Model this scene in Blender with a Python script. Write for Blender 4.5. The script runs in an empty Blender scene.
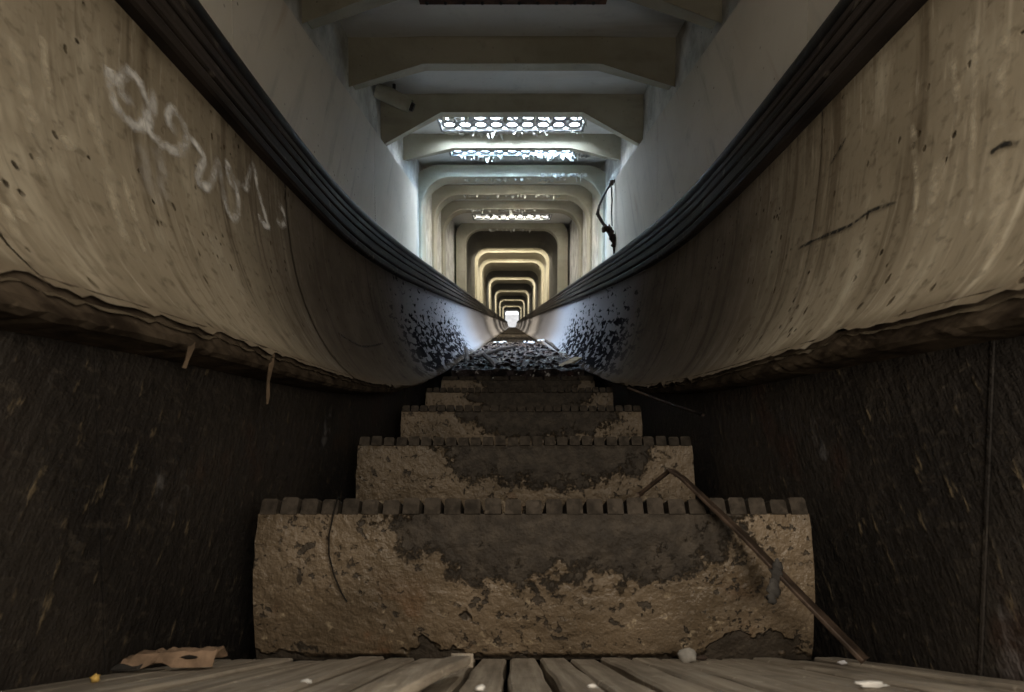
import bpy, math, random
from mathutils import Vector, Matrix, noise
random.seed(7)
C = bpy.context.scene.collection
sc = bpy.context.scene
INC, PITCH = math.radians(30), math.radians(27.65)
PHI = INC - PITCH                      # camera axis lies this far below the slope
CI, SI = math.cos(INC), math.sin(INC)
Z0 = 0.6
# slope frame: x across, s up along the slope, n normal to it; the lens is at its origin
def W(x, s, n): return Vector((x, s*CI - n*SI, s*SI + n*CI + Z0))
def V(z, up):                           # depth and height before the lens -> (s, n)
    return z*math.cos(PHI) + up*math.sin(PHI), -z*math.sin(PHI) + up*math.cos(PHI)
def sstep(a, b, t):
    t = min(1, max(0, (t-a)/(b-a))); return t*t*(3-2*t)
def curve(pts):                         # smooth interpolation through (t, v) pairs
    def f(t):
        if t <= pts[0][0]:
            (a, b), (c, d) = pts[0], pts[1]; return b + (d-b)/(c-a)*(t-a)
        if t >= pts[-1][0]: return pts[-1][1]
        for i in range(len(pts)-1):
            if t <= pts[i+1][0]:
                x0, y0 = pts[i]; x1, y1 = pts[i+1]
                m = lambda k: (pts[k+1][1]-pts[k-1][1])/(pts[k+1][0]-pts[k-1][0]) if 0 < k < len(pts)-1 else ((pts[1][1]-pts[0][1])/(pts[1][0]-pts[0][0]) if k == 0 else 0)
                h = x1-x0; u = (t-x0)/h
                return (2*u**3-3*u*u+1)*y0 + (u**3-2*u*u+u)*h*m(i) + (-2*u**3+3*u*u)*y1 + (u**3-u*u)*h*m(i+1)
    return f

# ------------------------------------------------------------------ materials
class NT:
    def __init__(s, name, rough=.7, metal=0.0, spec=.3):
        s.m = bpy.data.materials.new(name); s.m.use_nodes = True
        s.t = s.m.node_tree; s.n = s.t.nodes; s.b = s.n['Principled BSDF']
        s.b.inputs['Roughness'].default_value = rough; s.b.inputs['Metallic'].default_value = metal
        s.tc = s.n.new('ShaderNodeTexCoord')
        s.b.inputs['Specular IOR Level'].default_value = spec
    def L(s, a, b): s.t.links.new(a, b)
    def setv(s, sock, v):
        if hasattr(v, 'is_output'): s.L(v, sock)
        elif isinstance(v, tuple) and len(v) == 3 and sock.type == 'RGBA': sock.default_value = (*v, 1)
        else: sock.default_value = v
    def obj(s, scale=(1,1,1), off=(0,0,0), src='Object'):
        mp = s.n.new('ShaderNodeMapping'); s.L(s.tc.outputs[src], mp.inputs[0])
        mp.inputs['Scale'].default_value = scale; mp.inputs['Location'].default_value = off
        return mp.outputs[0]
    def rnd(s, vec, k=37.0):            # shift a vector by the object's own random number
        oi = s.n.new('ShaderNodeObjectInfo'); vm = s.n.new('ShaderNodeVectorMath'); vm.operation = 'MULTIPLY_ADD'
        cx = s.n.new('ShaderNodeCombineXYZ')
        for i in range(3): s.L(oi.outputs['Random'], cx.inputs[i])
        s.L(cx.outputs[0], vm.inputs[0]); vm.inputs[1].default_value = (k,)*3; s.L(vec, vm.inputs[2])
        return vm.outputs[0]
    def noise(s, vec, scale=5, det=4, rough=.55, dist=0):
        n = s.n.new('ShaderNodeTexNoise'); s.L(vec, n.inputs['Vector'])
        n.inputs['Scale'].default_value = scale; n.inputs['Detail'].default_value = det
        n.inputs['Roughness'].default_value = rough; n.inputs['Distortion'].default_value = dist
        return n.outputs['Fac']
    def vor(s, vec, scale=20, rnd=1.0):
        n = s.n.new('ShaderNodeTexVoronoi'); s.L(vec, n.inputs['Vector']); n.inputs['Scale'].default_value = scale
        n.inputs['Randomness'].default_value = rnd
        return n.outputs['Distance']
    def ramp(s, fac, a, b, lo=0.0, hi=1.0):
        r = s.n.new('ShaderNodeMapRange'); r.interpolation_type = 'SMOOTHSTEP'
        s.L(fac, r.inputs['Value']); r.inputs['From Min'].default_value = a; r.inputs['From Max'].default_value = b
        r.inputs['To Min'].default_value = lo; r.inputs['To Max'].default_value = hi
        return r.outputs['Result']
    def math(s, op, a, b=0.0):
        m = s.n.new('ShaderNodeMath'); m.operation = op; s.setv(m.inputs[0], a); s.setv(m.inputs[1], b); return m.outputs[0]
    def mul(s, a, b): return s.math('MULTIPLY', a, b)
    def sep(s, vec):
        x = s.n.new('ShaderNodeSeparateXYZ'); s.L(vec, x.inputs[0]); return x.outputs
    def mix(s, f, a, b):
        m = s.n.new('ShaderNodeMix'); m.data_type = 'RGBA'; s.setv(m.inputs['Factor'], f)
        s.setv(m.inputs['A'] if False else m.inputs[6], a); s.setv(m.inputs[7], b); return m.outputs[2]
    def col(s, c): s.setv(s.b.inputs['Base Color'], c); return s
    def rough(s, r): s.setv(s.b.inputs['Roughness'], r); return s
    def bump(s, h, strength=.4, dist=.01):
        b = s.n.new('ShaderNodeBump'); b.inputs['Strength'].default_value = strength; b.inputs['Distance'].default_value = dist
        s.L(h, b.inputs['Height']); s.L(b.outputs[0], s.b.inputs['Normal']); return s

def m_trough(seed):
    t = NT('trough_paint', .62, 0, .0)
    o = (seed*13.7, seed*5.1, 0)
    uv = t.tc.outputs['UV']; su = t.sep(uv)
    st = t.obj((1,1,1), o, 'UV')
    lo = t.noise(st, 2.2, 3)
    c = t.mix(t.ramp(lo, .3, .7), (.20,.165,.115), (.31,.262,.190))
    near0 = t.ramp(su[0], 1.5, .5)
    drip = t.noise(t.obj((26, 1.1, 1), o, 'UV'), 1.0, 3, .6)
    fade = t.noise(t.obj((2.5, 3.5, 1), o, 'UV'), 1.0, 3)
    c = t.mix(t.mul(t.ramp(drip, .46, .30), .8), c, (.105,.080,.052))
    near = t.ramp(su[0], 1.9, .5)
    df = t.mul(t.mul(t.ramp(drip, .57, .70), t.ramp(fade, .42, .62)), t.mul(near, .8))
    c = t.mix(df, c, (.66,.59,.46))
    blot = t.noise(t.obj((7, 2.2, 1), (o[0]+4, o[1], 0), 'UV'), 1.0, 5, .65)
    c = t.mix(t.mul(t.mul(t.ramp(blot, .54, .66), near), .5), c, (.52,.46,.35))
    c = t.mix(t.mul(t.ramp(blot, .46, .34), .55), c, (.10,.078,.052))
    # light falloff up the slope painted into the colour, along with a grime film
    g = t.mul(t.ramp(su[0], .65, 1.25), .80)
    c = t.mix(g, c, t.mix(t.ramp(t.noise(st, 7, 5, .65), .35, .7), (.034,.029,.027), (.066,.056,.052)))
    fine = t.noise(st, 60, 4)
    c = t.mix(t.mul(t.ramp(fine, .52, .72), .5), c, (.08,.06,.04))
    sc2 = t.noise(t.obj((90, 9, 1), o, 'UV'), 1.0, 4, .65); c = t.mix(t.mul(t.ramp(sc2, .55, .72), .45), c, (.095,.075,.052)); c = t.mix(t.mul(t.mul(t.ramp(sc2, .44, .30), near0), .35), c, (.50,.44,.34))
    # pits and chips
    pv = t.math('ADD', t.vor(t.obj((1, .8, 1), o, 'UV'), 48), t.math('SUBTRACT', t.mul(t.noise(st, 120, 3), .30), .13)); pm = t.noise(st, 6, 3)
    pit = t.mul(t.ramp(pv, .22, .12), t.ramp(pm, .55, .62))
    c = t.mix(t.mul(pit, .9), c, (.03,.022,.015))
    pv2 = t.math('ADD', t.vor(t.obj((1.4, .7, 1), o, 'UV'), 26), t.mul(t.noise(st, 85, 3), .22)); pit2 = t.mul(t.ramp(pv2, .245, .20), t.ramp(pm, .40, .52))
    c = t.mix(t.mul(pit2, .8), c, (.05,.035,.02))
    # peeled black flakes low on the panels further up
    fl = t.noise(t.obj((.30, 1, 1), o, 'UV'), 32, 4, .6, .4)
    zone = t.mul(t.ramp(su[0], 1.7, 2.6), t.ramp(su[0], 5.5, 4.2))
    low = t.ramp(su[1], .42, .10)
    msk = t.ramp(t.math('ADD', fl, t.mul(t.mul(low, zone), .16)), .605, .625)
    msk = t.mul(msk, zone)
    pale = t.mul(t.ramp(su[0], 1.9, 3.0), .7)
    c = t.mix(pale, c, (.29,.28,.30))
    c = t.mix(msk, c, (.012,.011,.013))
    sp = t.noise(t.obj((.6, 1, 1), o, 'UV'), 70, 3); c = t.mix(t.mul(t.ramp(sp, .66, .72), t.ramp(su[0], .9, 1.8)), c, (.03,.027,.025))
    # ragged splintered strip along the bottom edge
    edge = t.ramp(t.math('ADD', su[1], t.mul(t.noise(st, 45, 4), .03)), .040, .016)
    c = t.mix(t.mul(edge, .5), c, (.10,.075,.05))
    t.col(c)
    h = t.math('SUBTRACT', t.mul(fine, .25), t.math('ADD', pit, t.math('ADD', t.mul(pit2, .8), t.mul(msk, .8))))
    h = t.math('ADD', h, t.mul(t.noise(st, 14, 4), .55))
    t.bump(h, .55, .006)
    t.rough(t.ramp(fine, .3, .7, .42, .75))
    return t.m

def m_paint(name, c1, c2, scale=1.5, spot=.6, rough=.75, bump=.25, streak=0.0, rust=0.0):
    t = NT(name, rough)
    v = t.obj()
    c = t.mix(t.ramp(t.noise(v, scale, 5, .6), .3, .7), c1, c2)
    c = t.mix(t.mul(t.ramp(t.noise(v, 9, 5, .65), .55, .8), .35), c, tuple(x*.55 for x in c1))
    if streak:
        sv = t.obj((1, 9, 1)); c = t.mix(t.mul(t.ramp(t.noise(sv, 1.6, 4), .52, .75), streak), c, tuple(x*.4 for x in c1))
    if rust:
        c = t.mix(t.mul(t.ramp(t.noise(t.obj((1, 7, .8), (3,0,1)), 1.3, 3), .62, .72), rust), c, (.30,.17,.08))
    pv = t.vor(v, 22); pm = t.noise(v, 3.3, 3)
    dot = t.mul(t.ramp(pv, .13, .07), t.ramp(pm, .5, .6))
    c = t.mix(t.mul(dot, spot), c, (.035,.028,.02))
    t.col(c); t.bump(t.math('SUBTRACT', t.noise(v, 30, 5), dot), bump, .008)
    return t.m

def m_skirt():
    t = NT('blackened_panel', .55)
    v = t.obj(); z = t.sep(t.obj())
    n1 = t.noise(t.obj((1, 30, 85)), 1.0, 5, .7); n2 = t.noise(v, 38, 5, .7); n3 = t.noise(v, 3, 4); n4 = t.noise(t.obj((1, 60, 18)), 1.0, 4, .7)
    c = t.mix(t.ramp(n3, .35, .7), (.016,.0138,.0125), (.038,.032,.027))
    c = t.mix(t.mul(t.ramp(n1, .52, .68), .6), c, (.070,.058,.045))
    c = t.mix(t.mul(t.ramp(n4, .60, .72), t.mul(t.ramp(z[2], .95, .25), .85)), c, (.20,.155,.095))
    c = t.mix(t.mul(t.ramp(n2, .60, .68), .6), c, (.007,.006,.005))
    c = t.mix(t.mul(t.mul(t.ramp(t.noise(v, 7, 4, .6), .66, .74), t.ramp(n2, .42, .55)), .7), c, (.17,.165,.165))
    c = t.mix(t.mul(t.ramp(t.noise(v, 4.3, 4), .62, .72), .4), c, (.060,.026,.016))
    t.col(c); t.bump(t.math('ADD', t.math('ADD', t.mul(n1, .6), n4), n2), .7, .007)
    return t.m

def m_riser():
    t = NT('flaking_brown_paint', .5, 0, .5)
    v = t.rnd(t.obj()); ob = t.sep(t.obj())
    c = t.mix(t.ramp(t.noise(v, 5, 5, .6), .3, .7), (.112,.083,.053), (.205,.153,.100))
    n = t.noise(v, 34, 5, .6, .3)
    chip = t.math('MAXIMUM', t.ramp(n, .615, .645), t.mul(t.ramp(t.noise(v, 85, 4, .6), .60, .64), t.ramp(t.noise(v, 6, 3), .45, .6)))
    # rubbed-bare patch below the nosing
    ex = t.math('ABSOLUTE', t.math('SUBTRACT', ob[0], .055)); ez = t.math('ADD', ob[2], .02)
    w = t.math('ADD', t.math('POWER', t.mul(ex, 1/.25), 3.0), t.math('POWER', t.math('ABSOLUTE', t.mul(ez, 1/.085)), 2.0))
    w = t.math('ADD', w, t.mul(t.math('SUBTRACT', t.noise(v, 22, 8, .78), .5), 4.2))
    bare = t.ramp(w, 1.15, .80)
    base = t.ramp(t.math('SUBTRACT', t.math('ADD', ob[2], .20), t.mul(t.ramp(t.noise(v, 9, 4), .5, .75), .06)), .004, -.004)
    bad = t.math('MAXIMUM', t.math('MAXIMUM', t.mul(chip, .85), t.mul(bare, .93)), t.mul(base, .9))
    dark = t.mix(t.ramp(t.noise(v, 40, 4), .4, .65), (.024,.0185,.0135), (.052,.041,.030))
    hi = t.mul(t.ramp(t.noise(v, 55, 4, .6), .60, .68), t.ramp(ob[2], -.06, -.17))
    c = t.mix(t.mul(hi, .6), c, (.46,.37,.25))
    c = t.mix(t.mul(t.ramp(t.noise(v, 11, 4), .58, .7), t.ramp(ob[2], -.08, -.2)), c, (.17,.09,.045))
    c = t.mix(bad, c, dark)
    t.col(c)
    t.bump(t.math('ADD', t.math('SUBTRACT', t.mul(t.noise(v, 45, 5, .6), .9), t.mul(bad, .7)), t.mul(t.noise(v, 14, 4), .8)), 1.0, .011)
    t.rough(t.math('MAXIMUM', t.ramp(n, .4, .65, .32, .65), t.mul(bad, .85)))
    return t.m

def m_wood(name, c1, c2, along=(60, 4, 60), rough=.7, k=1.0):
    t = NT(name, rough, 0, .08)
    v = t.rnd(t.obj(along)); v2 = t.rnd(t.obj())
    g = t.noise(v, 1.0, 5, .65)
    c = t.mix(t.ramp(g, .32, .68), c1, c2)
    c = t.mix(t.mul(t.ramp(t.noise(v2, 14, 5), .52, .75), .5*k), c, tuple(x*.35 for x in c1))
    c = t.mix(t.mul(t.ramp(t.noise(v2, 60, 3), .62, .72), .4*k), c, tuple(min(1, x*1.8) for x in c2))
    t.col(c); t.bump(g, .5, .004); return t.m

def m_deck():
    t = NT('worn_black_moulding', .6, 0, .03)
    st = t.obj((1,1,1), (0,0,0), 'UV')
    g = t.noise(t.obj((3, 60, 1), (0,0,0), 'UV'), 1.0, 5, .6); n = t.noise(st, 18, 5, .65)
    c = t.mix(t.ramp(g, .35, .7), (.012,.010,.009), (.034,.027,.023))
    c = t.mix(t.mul(t.ramp(n, .58, .70), .5), c, (.13,.11,.09))
    c = t.mix(t.mul(t.ramp(t.noise(st, 3, 3), .5, .7), .3), c, (.055,.043,.034))
    t.col(c); t.bump(t.math('ADD', g, n), .4, .004)
    return t.m

def m_plain(name, c, rough=.7, metal=0, var=.4, scale=30):
    t = NT(name, rough, metal); v = t.rnd(t.obj())
    t.col(t.mix(t.ramp(t.noise(v, scale, 4), .35, .7), tuple(x*(1-var) for x in c), tuple(min(1, x*(1+var)) for x in c)))
    t.bump(t.noise(v, scale*2, 4), .3, .003); return t.m

def m_chalk(name='sprayed_white', c=(.82,.80,.76), sc_=26):
    t = NT(name, .9)
    uv = t.sep(t.tc.outputs['UV']); e = t.math('SUBTRACT', 1.0, t.math('ABSOLUTE', uv[1]))
    a = t.mul(t.ramp(e, 0.0, .9), t.ramp(t.noise(t.obj(), sc_, 4, .6), .25, .75))
    t.col(c); t.L(t.mul(a, t.mul(uv[0], 1.0)), t.b.inputs['Alpha']); return t.m

def m_litter():
    t = NT('wet_litter', .4, 0, .06); v = t.obj()
    c = t.mix(t.ramp(t.noise(v, 16, 5, .7), .4, .62), (.010,.008,.008), (.050,.040,.040))
    c = t.mix(t.ramp(t.noise(v, 30, 4, .6), .60, .66), c, (.42,.40,.38))
    c = t.mix(t.mul(t.ramp(t.noise(v, 5, 4), .55, .7), .6), c, (.10,.04,.03))
    t.col(c); t.bump(t.noise(v, 28, 5, .7), 1.0, .02); return t.m

M = dict(
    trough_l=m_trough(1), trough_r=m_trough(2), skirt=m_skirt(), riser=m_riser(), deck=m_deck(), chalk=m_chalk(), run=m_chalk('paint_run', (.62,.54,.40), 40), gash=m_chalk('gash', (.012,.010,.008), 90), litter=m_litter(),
    slat=m_wood('weathered_slat', (.23,.195,.155), (.42,.365,.295)), slat_dark=m_wood('dirty_slat', (.028,.023,.018), (.068,.055,.043)),
    panel=m_paint('cream_wall_panel', (.42,.375,.305), (.54,.49,.41), .9, .7, .6, .12, .35, .35),
    plaster=m_paint('patchy_plaster', (.30,.285,.25), (.55,.53,.48), 5, .9, .85, .5, .3, .15),
    white_wash=m_paint('whitewashed_slab', (.56,.55,.52), (.68,.67,.64), 1.1, .5, .7, .2, .2, .1), concrete=m_paint('painted_concrete', (.34,.32,.26), (.46,.44,.37), 1.4, .5, .6, .25, .2, .0),
    beam=m_paint('olive_cream_paint', (.30,.275,.205), (.42,.39,.31), 1.6, .45, .65, .25, .25, .0),
    unlit=m_paint('unlit_sleeve_shade', (.032,.028,.021), (.06,.053,.04), 2, .4, .75, .3, .3, 0),  # shade of the unlit sleeve stretches, put into the colour
    pit=m_plain('pit_grime', (.012,.010,.009), .9), lip=m_wood('splintered_edge', (.03,.022,.016), (.11,.085,.06), (30, 6, 60)),
    rust=m_plain('rusty_steel', (.060,.040,.028), .55, .3, .5, 40), iron=m_plain('old_iron', (.05,.045,.042), .5, .6),
    card=m_plain('torn_cardboard', (.26,.175,.115), .85, 0, .3, 50), white=m_plain('white_scrap', (.62,.60,.57), .7, 0, .2), stone=m_plain('grey_stone', (.30,.28,.25), .8),
    yellow=m_plain('yellow_crumb', (.55,.36,.10), .7), crack=m_plain('dark_crack', (.012,.010,.008), .9), stick=m_wood('dark_stick', (.02,.015,.012), (.07,.05,.04), (20,20,20)),
    plank=m_wood('pale_plank', (.16,.11,.06), (.30,.21,.12), (30,30,30)), paper=m_plain('pale_paper', (.60,.60,.62), .6, 0, .15), fibre=m_plain('brown_fibre', (.10,.07,.045), .9),
    flake=m_plain('peeled_paint', (.50,.48,.43), .8, 0, .3), grille=m_plain('grimy_grille', (.20,.20,.20), .6, 0, .5, 25), hatch=m_plain('rusty_plate', (.10,.045,.025), .8, 0, .5, 14),
    far=m_plain('pale_render', (.42,.41,.40), .9, 0, .1, 2), rag=m_plain('grey_rag', (.055,.050,.045), .9), rubber=m_plain('handrail_rubber', (.014,.013,.012), .5, 0, .4, 30),
)

# ------------------------------------------------------------------ mesh helpers
class MB:
    def __init__(s): s.v = []; s.f = []; s.uv = []
    def add(s, vs, fs, uvs=None):
        k = len(s.v); s.v += [Vector(p) for p in vs]; s.f += [tuple(i+k for i in f) for f in fs]
        s.uv += list(uvs) if uvs else [(0,0)]*len(vs)
    def grid(s, rows, uvs=None, closed=False):      # rows of equal length
        a = len(rows); b = len(rows[0]); fs = []
        for i in range(a-1):
            for j in range(b if closed else b-1):
                j2 = (j+1) % b; fs.append((i*b+j, i*b+j2, (i+1)*b+j2, (i+1)*b+j))
        s.add([p for r in rows for p in r], fs, [u for r in uvs for u in r] if uvs else None)
    def hexa(s, p):                                  # 8 corners: bottom ring 0-3, top ring 4-7
        s.add(p, [(3,2,1,0), (4,5,6,7), (0,1,5,4), (1,2,6,5), (2,3,7,6), (3,0,4,7)])
    def box(s, x0, x1, s0, s1, n0, n1, fr=W):        # box in the slope frame
        s.hexa([fr(x0,s0,n0), fr(x1,s0,n0), fr(x1,s1,n0), fr(x0,s1,n0), fr(x0,s0,n1), fr(x1,s0,n1), fr(x1,s1,n1), fr(x0,s1,n1)])
    def tube(s, pts, r, k=8, cap=True):
        pts = [Vector(p) for p in pts]; rr = r if isinstance(r, (list, tuple)) else [r]*len(pts)
        rows = []
        ref = Vector((.3,.2,1)).normalized()
        for i, p in enumerate(pts):
            d = (pts[min(i+1, len(pts)-1)]-pts[max(i-1, 0)]).normalized()
            if abs(d.dot(ref)) > .95: ref = Vector((1,.1,0)).normalized()
            a = d.cross(ref).normalized(); b = d.cross(a)
            rows.append([p + (a*math.cos(2*math.pi*j/k)+b*math.sin(2*math.pi*j/k))*rr[i] for j in range(k)])
        base = len(s.v); s.grid(rows, None, True)
        if cap: s.f += [tuple(base+j for j in range(k)), tuple(base+(len(pts)-1)*k+j for j in reversed(range(k)))]
    def strip(s, pts, w, th, side):                  # flat bar along pts; side = width direction
        rows = []; side = Vector(side).normalized()
        for i, p in enumerate(pts):
            p = Vector(p); d = (Vector(pts[min(i+1, len(pts)-1)])-Vector(pts[max(i-1, 0)])).normalized()
            u = d.cross(side).normalized(); q = u.cross(d).normalized()
            ww = w[i] if isinstance(w, (list, tuple)) else w
            rows.append([p-q*ww/2-u*th/2, p+q*ww/2-u*th/2, p+q*ww/2+u*th/2, p-q*ww/2+u*th/2])
        base = len(s.v); s.grid(rows, None, True)
        e = base+(len(pts)-1)*4; s.f += [(base, base+1, base+2, base+3), (e+3, e+2, e+1, e)]
    def blob(s, c, r, sq=(1,1,1), seed=0, amp=.25, nu=12, nv=8):
        rows = []
        for i in range(nv+1):
            th = math.pi*i/nv; row = []
            for j in range(nu):
                ph = 2*math.pi*j/nu; d = Vector((math.sin(th)*math.cos(ph), math.sin(th)*math.sin(ph), math.cos(th)))
                k = r*(1+amp*noise.noise(d*1.9+Vector((seed*3.1, seed, 0))))
                row.append(Vector(c)+Vector((d.x*sq[0], d.y*sq[1], d.z*sq[2]))*k)
            rows.append(row)
        s.grid(rows, None, True)
    def build(s, name, mat, parent=None, smooth=False, origin=None, solid=0.0):
        o0 = Vector((0,0,0))
        if parent is not None:
            o0 = Vector(parent['_o'])
        elif origin is not None: o0 = Vector(origin)
        me = bpy.data.meshes.new(name); me.from_pydata([p-o0 for p in s.v], [], s.f)
        uvl = me.uv_layers.new(name='UVMap')
        for lp in me.loops: uvl.data[lp.index].uv = s.uv[lp.vertex_index]
        me.materials.append(mat)
        if smooth: me.polygons.foreach_set('use_smooth', [True]*len(me.polygons))
        me.update()
        o = bpy.data.objects.new(name, me); C.objects.link(o)
        if parent is not None: o.parent = parent
        else: o.location = o0
        o['_o'] = tuple(o0)
        if solid:
            md = o.modifiers.new('thickness', 'SOLIDIFY'); md.thickness = solid; md.offset = 0
        return o
def tag(o, label=None, cat=None, group=None, kind=None):
    for k, v in (('label', label), ('category', cat), ('group', group), ('kind', kind)):
        if v: o[k] = v
    return o
def thing(name, loc, label, cat, group=None):
    o = bpy.data.objects.new(name, None); C.objects.link(o); o.location = loc; o['_o'] = tuple(loc); o.empty_display_size = .05
    return tag(o, label, cat, group)
def struct(name, mb, mat, smooth=False, parent=None):
    o = mb.build(name, mat, parent, smooth)
    if parent is None: o['kind'] = 'structure'
    return o

END = 62.0
# ------------------------------------------------------------------ escalator steps
WID, XC = .393, .031
T1s, T1n = V(.7407, -.221)
T1 = W(XC, T1s, T1n)
NOS = -.265
def nose(i):                            # i-th step counted up from the one under the lens
    if i == 0: return T1 + Vector((0, -.40, -.203))
    if i == 1: return T1
    z = 1.2147 + .474*(i-2); s = (z + NOS*math.sin(PHI))/math.cos(PHI)
    return W(XC, s, NOS)
def slats(k, y0, y1, th, gap, seed, base, wav=0.0, cut=6, WID=WID):
    m = MB(); rg = random.Random(seed); p = 2*WID/k
    for i in range(k):
        xa = -WID + i*p + gap/2; xb = xa + p - gap; dz = rg.uniform(-.0025, .0015); bv = .0025; rows = []
        y0i = y0 + rg.uniform(-.003, .003)
        for q in range(cut+1):
            y = y0i + (y1-y0i)*q/cut; w = wav*noise.noise(Vector((i*1.7, q*.9, seed))); zz = dz + wav*.5*noise.noise(Vector((i*2.3, q*.7, seed+9)))
            rows.append([base+Vector(c) for c in ((xa+w, y, -th), (xa+w, y, zz-bv), (xa+w+bv, y, zz), (xb+w-bv, y, zz), (xb+w, y, zz-bv), (xb+w, y, -th))])
        b0 = len(m.v); m.grid(rows, None, True); n = len(m.v)
        m.f += [tuple(b0+j for j in range(6)), tuple(n-6+j for j in reversed(range(6)))]
    return m
def riser_mesh(base, ht, lean, seed):
    m = MB(); rows_f = []; rows_b = []; nz, nx = 10, 40
    for i in range(nz+1):
        t = i/nz; z = -.021 - (ht-.021)*t; y = lean*(t**1.12) + .010*math.sin(math.pi*t)*-1; rf = []; rb = []
        for j in range(nx+1):
            x = -WID + 2*WID*j/nx; d = .0025*noise.noise(Vector((x*9, t*3, seed)))
            if j in (0, nx): x += .003*noise.noise(Vector((t*8, seed, j)))
            rf.append(base+Vector((x, y+d, z))); rb.append(base+Vector((x, y+.012, z)))
        rows_f.append(rf); rows_b.append(rb)
    m.grid([r for r in rows_f]); m.grid([list(reversed(r)) for r in rows_b])
    for a, b in ((0, 0), (nz, nz)): m.grid([rows_b[a], rows_f[b]])
    m.grid([[r[0] for r in rows_b], [r[0] for r in rows_f]]); m.grid([[r[-1] for r in rows_f], [r[-1] for r in rows_b]])
    return m
def side_mesh(base, sx, ht, lean, dep):
    m = MB(); x0 = sx*(WID-.004); x1 = sx*(WID-.016)
    prof = [(.004,-.022), (dep-.01,-.022), (dep-.01,-.05), (lean+.05,-ht), (lean,-ht), (.075, -.12)]
    rows = [[base+Vector((x, y, z)) for y, z in prof] for x in (x0, x1)]
    m.grid(rows, None, True); m.f += [tuple(range(6)), tuple(range(11, 5, -1))]
    return m
LEAN = .10
step_labels = [
    'weathered slatted tread at the very bottom, grey-brown, strewn with crumbs',
    'lowest tall brown riser with flaking paint and a bent bar leaning on it',
    'brown step right above the tallest riser, blotched with small dark chips',
    'third brown riser up, dim and plain, short right end',
    'narrow dim riser just below the dark ledge of litter']
steps = []
for i in range(5):
    b = nose(i); t = thing('escalator_step', b, step_labels[i], 'step', 'escalator steps climbing the slope')
    if i == 0: slats(21, .0, .40+LEAN*.9-.005, .022, .0065, 3, b+Vector((-.0155, 0, 0)), .004, 6, .449).build('tread', M['slat'], t)
    else: slats(27, -.004, .41+LEAN-.005, .022, .0055 if i > 1 else .0062, 10+i, b, .0015).build('tread', M['slat_dark'], t)
    if i: riser_mesh(b, .205 if i == 1 else .236, LEAN*.9 if i == 1 else LEAN, i).build('riser', M['riser'], t, True)
    for sx in (-1, 1): side_mesh(b, sx, .20, LEAN, .49).build('side_plate', M['iron'], t)
    steps.append(t)
b0 = nose(5)
def far_step():
    m = slats(9, -.004, .50, .022, .012, 40, b0, 0, 1); r = riser_mesh(b0, .236, LEAN, 3)
    return m, r
fm, fr_ = far_step()
first_far = None
for i in range(5, int((END-1.2)/.474)+2):
    b = nose(i)
    if 7 <= i <= 12: continue           # buried under the litter
    if first_far is None:
        t = thing('escalator_step', b, 'buried step whose edge shows as a dark ledge under the litter', 'step', 'escalator steps climbing the slope')
        pt = fm.build('tread', M['slat_dark'], t); pr = fr_.build('riser', M['riser'], t, True); first_far = (t, pt, pr)
    else:
        t = first_far[0].copy(); C.objects.link(t); t.location = b; t['_o'] = tuple(b)
        if i == 6: t['label'] = 'step edge poking out among the front scraps of litter'
        else:
            t['label'] = 'one of the many dark steps beyond the litter, shrinking towards the bright end'; t['group'] = 'far steps beyond the litter'
        for c in first_far[1:]:
            d = c.copy(); C.objects.link(d); d.parent = t

# pan under the steps
m = MB(); m.box(-.62, .66, -1.2, END, -1.02, -.80); struct('floor', m, M['pit'])

# ------------------------------------------------------------------ balustrades
BX = .013
nL = curve([(-1.2, .33), (0, .115), (.385, .035), (.5, .014), (.67, -.020), (1.0, -.090), (1.3, -.146), (1.6, -.189), (2.0, -.219), (2.6, -.236), (3.4, -.240), (5, -.240), (7, -.240)])
def frame(s):
    d = (nL(s+.02)-nL(s-.02))/.04; k = math.hypot(1, d); return (s, nL(s)), (-d/k, 1/k)
PROF = [(.372,-.004),(.378,.0),(.390,.010),(.408,.026),(.430,.052),(.452,.085),(.472,.122),(.490,.165),(.506,.212),(.519,.262),(.530,.312),(.540,.365),(.546,.41),(.550,.445)]
def bal(side, s, x, h):                 # point of the swept section
    (ps, pn), (ms, mn) = frame(s); return W(BX + .011*max(0, 1-h/.25) + side*x, ps+ms*h, pn+mn*h)
def prof_at(h):
    for (x0, h0), (x1, h1) in zip(PROF, PROF[1:]):
        if h <= h1: return x0 + (x1-x0)*max(0, (h-h0))/(h1-h0)
    return PROF[-1][0]
def srange(a, b, ds):
    k = max(1, round((b-a)/ds)); return [a+(b-a)*i/k for i in range(k+1)]
def dsat(s): return .012 if s < 1.6 else .03 if s < 3 else .1 if s < 6 else 1.0
DECKP = [(.5525,.448),(.551,.4485),(.536,.450),(.532,.456),(.533,.474),(.537,.480),(.556,.481),(.556,.492),(.543,.493),(.541,.497),(.546,.528),(.549,.531),(.566,.532),(.566,.541),(.553,.542),(.552,.546),(.558,.570),(.561,.573),(.576,.574),(.576,.582),(.566,.583),(.565,.587),(.572,.608),(.584,.613),(.600,.6175),(.604,.60)]
RAILP = [(.588,.6205),(.580,.625),(.576,.634),(.578,.648),(.590,.658),(.612,.664),(.640,.664),(.660,.655),(.664,.640),(.655,.626),(.640,.6215),(.612,.6205)]
PROF = [(x, h*1.028) for x, h in PROF]
DECKP = [(x, .4575+(h-.445)*.945) for x, h in DECKP]; RAILP = [(x, .4575+(h-.445)*.945) for x, h in RAILP]
def along(a, b):
    out = [a]
    while out[-1] < b-1e-6: out.append(min(b, out[-1]+dsat(out[-1])))
    return out
BAL = {}
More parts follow.
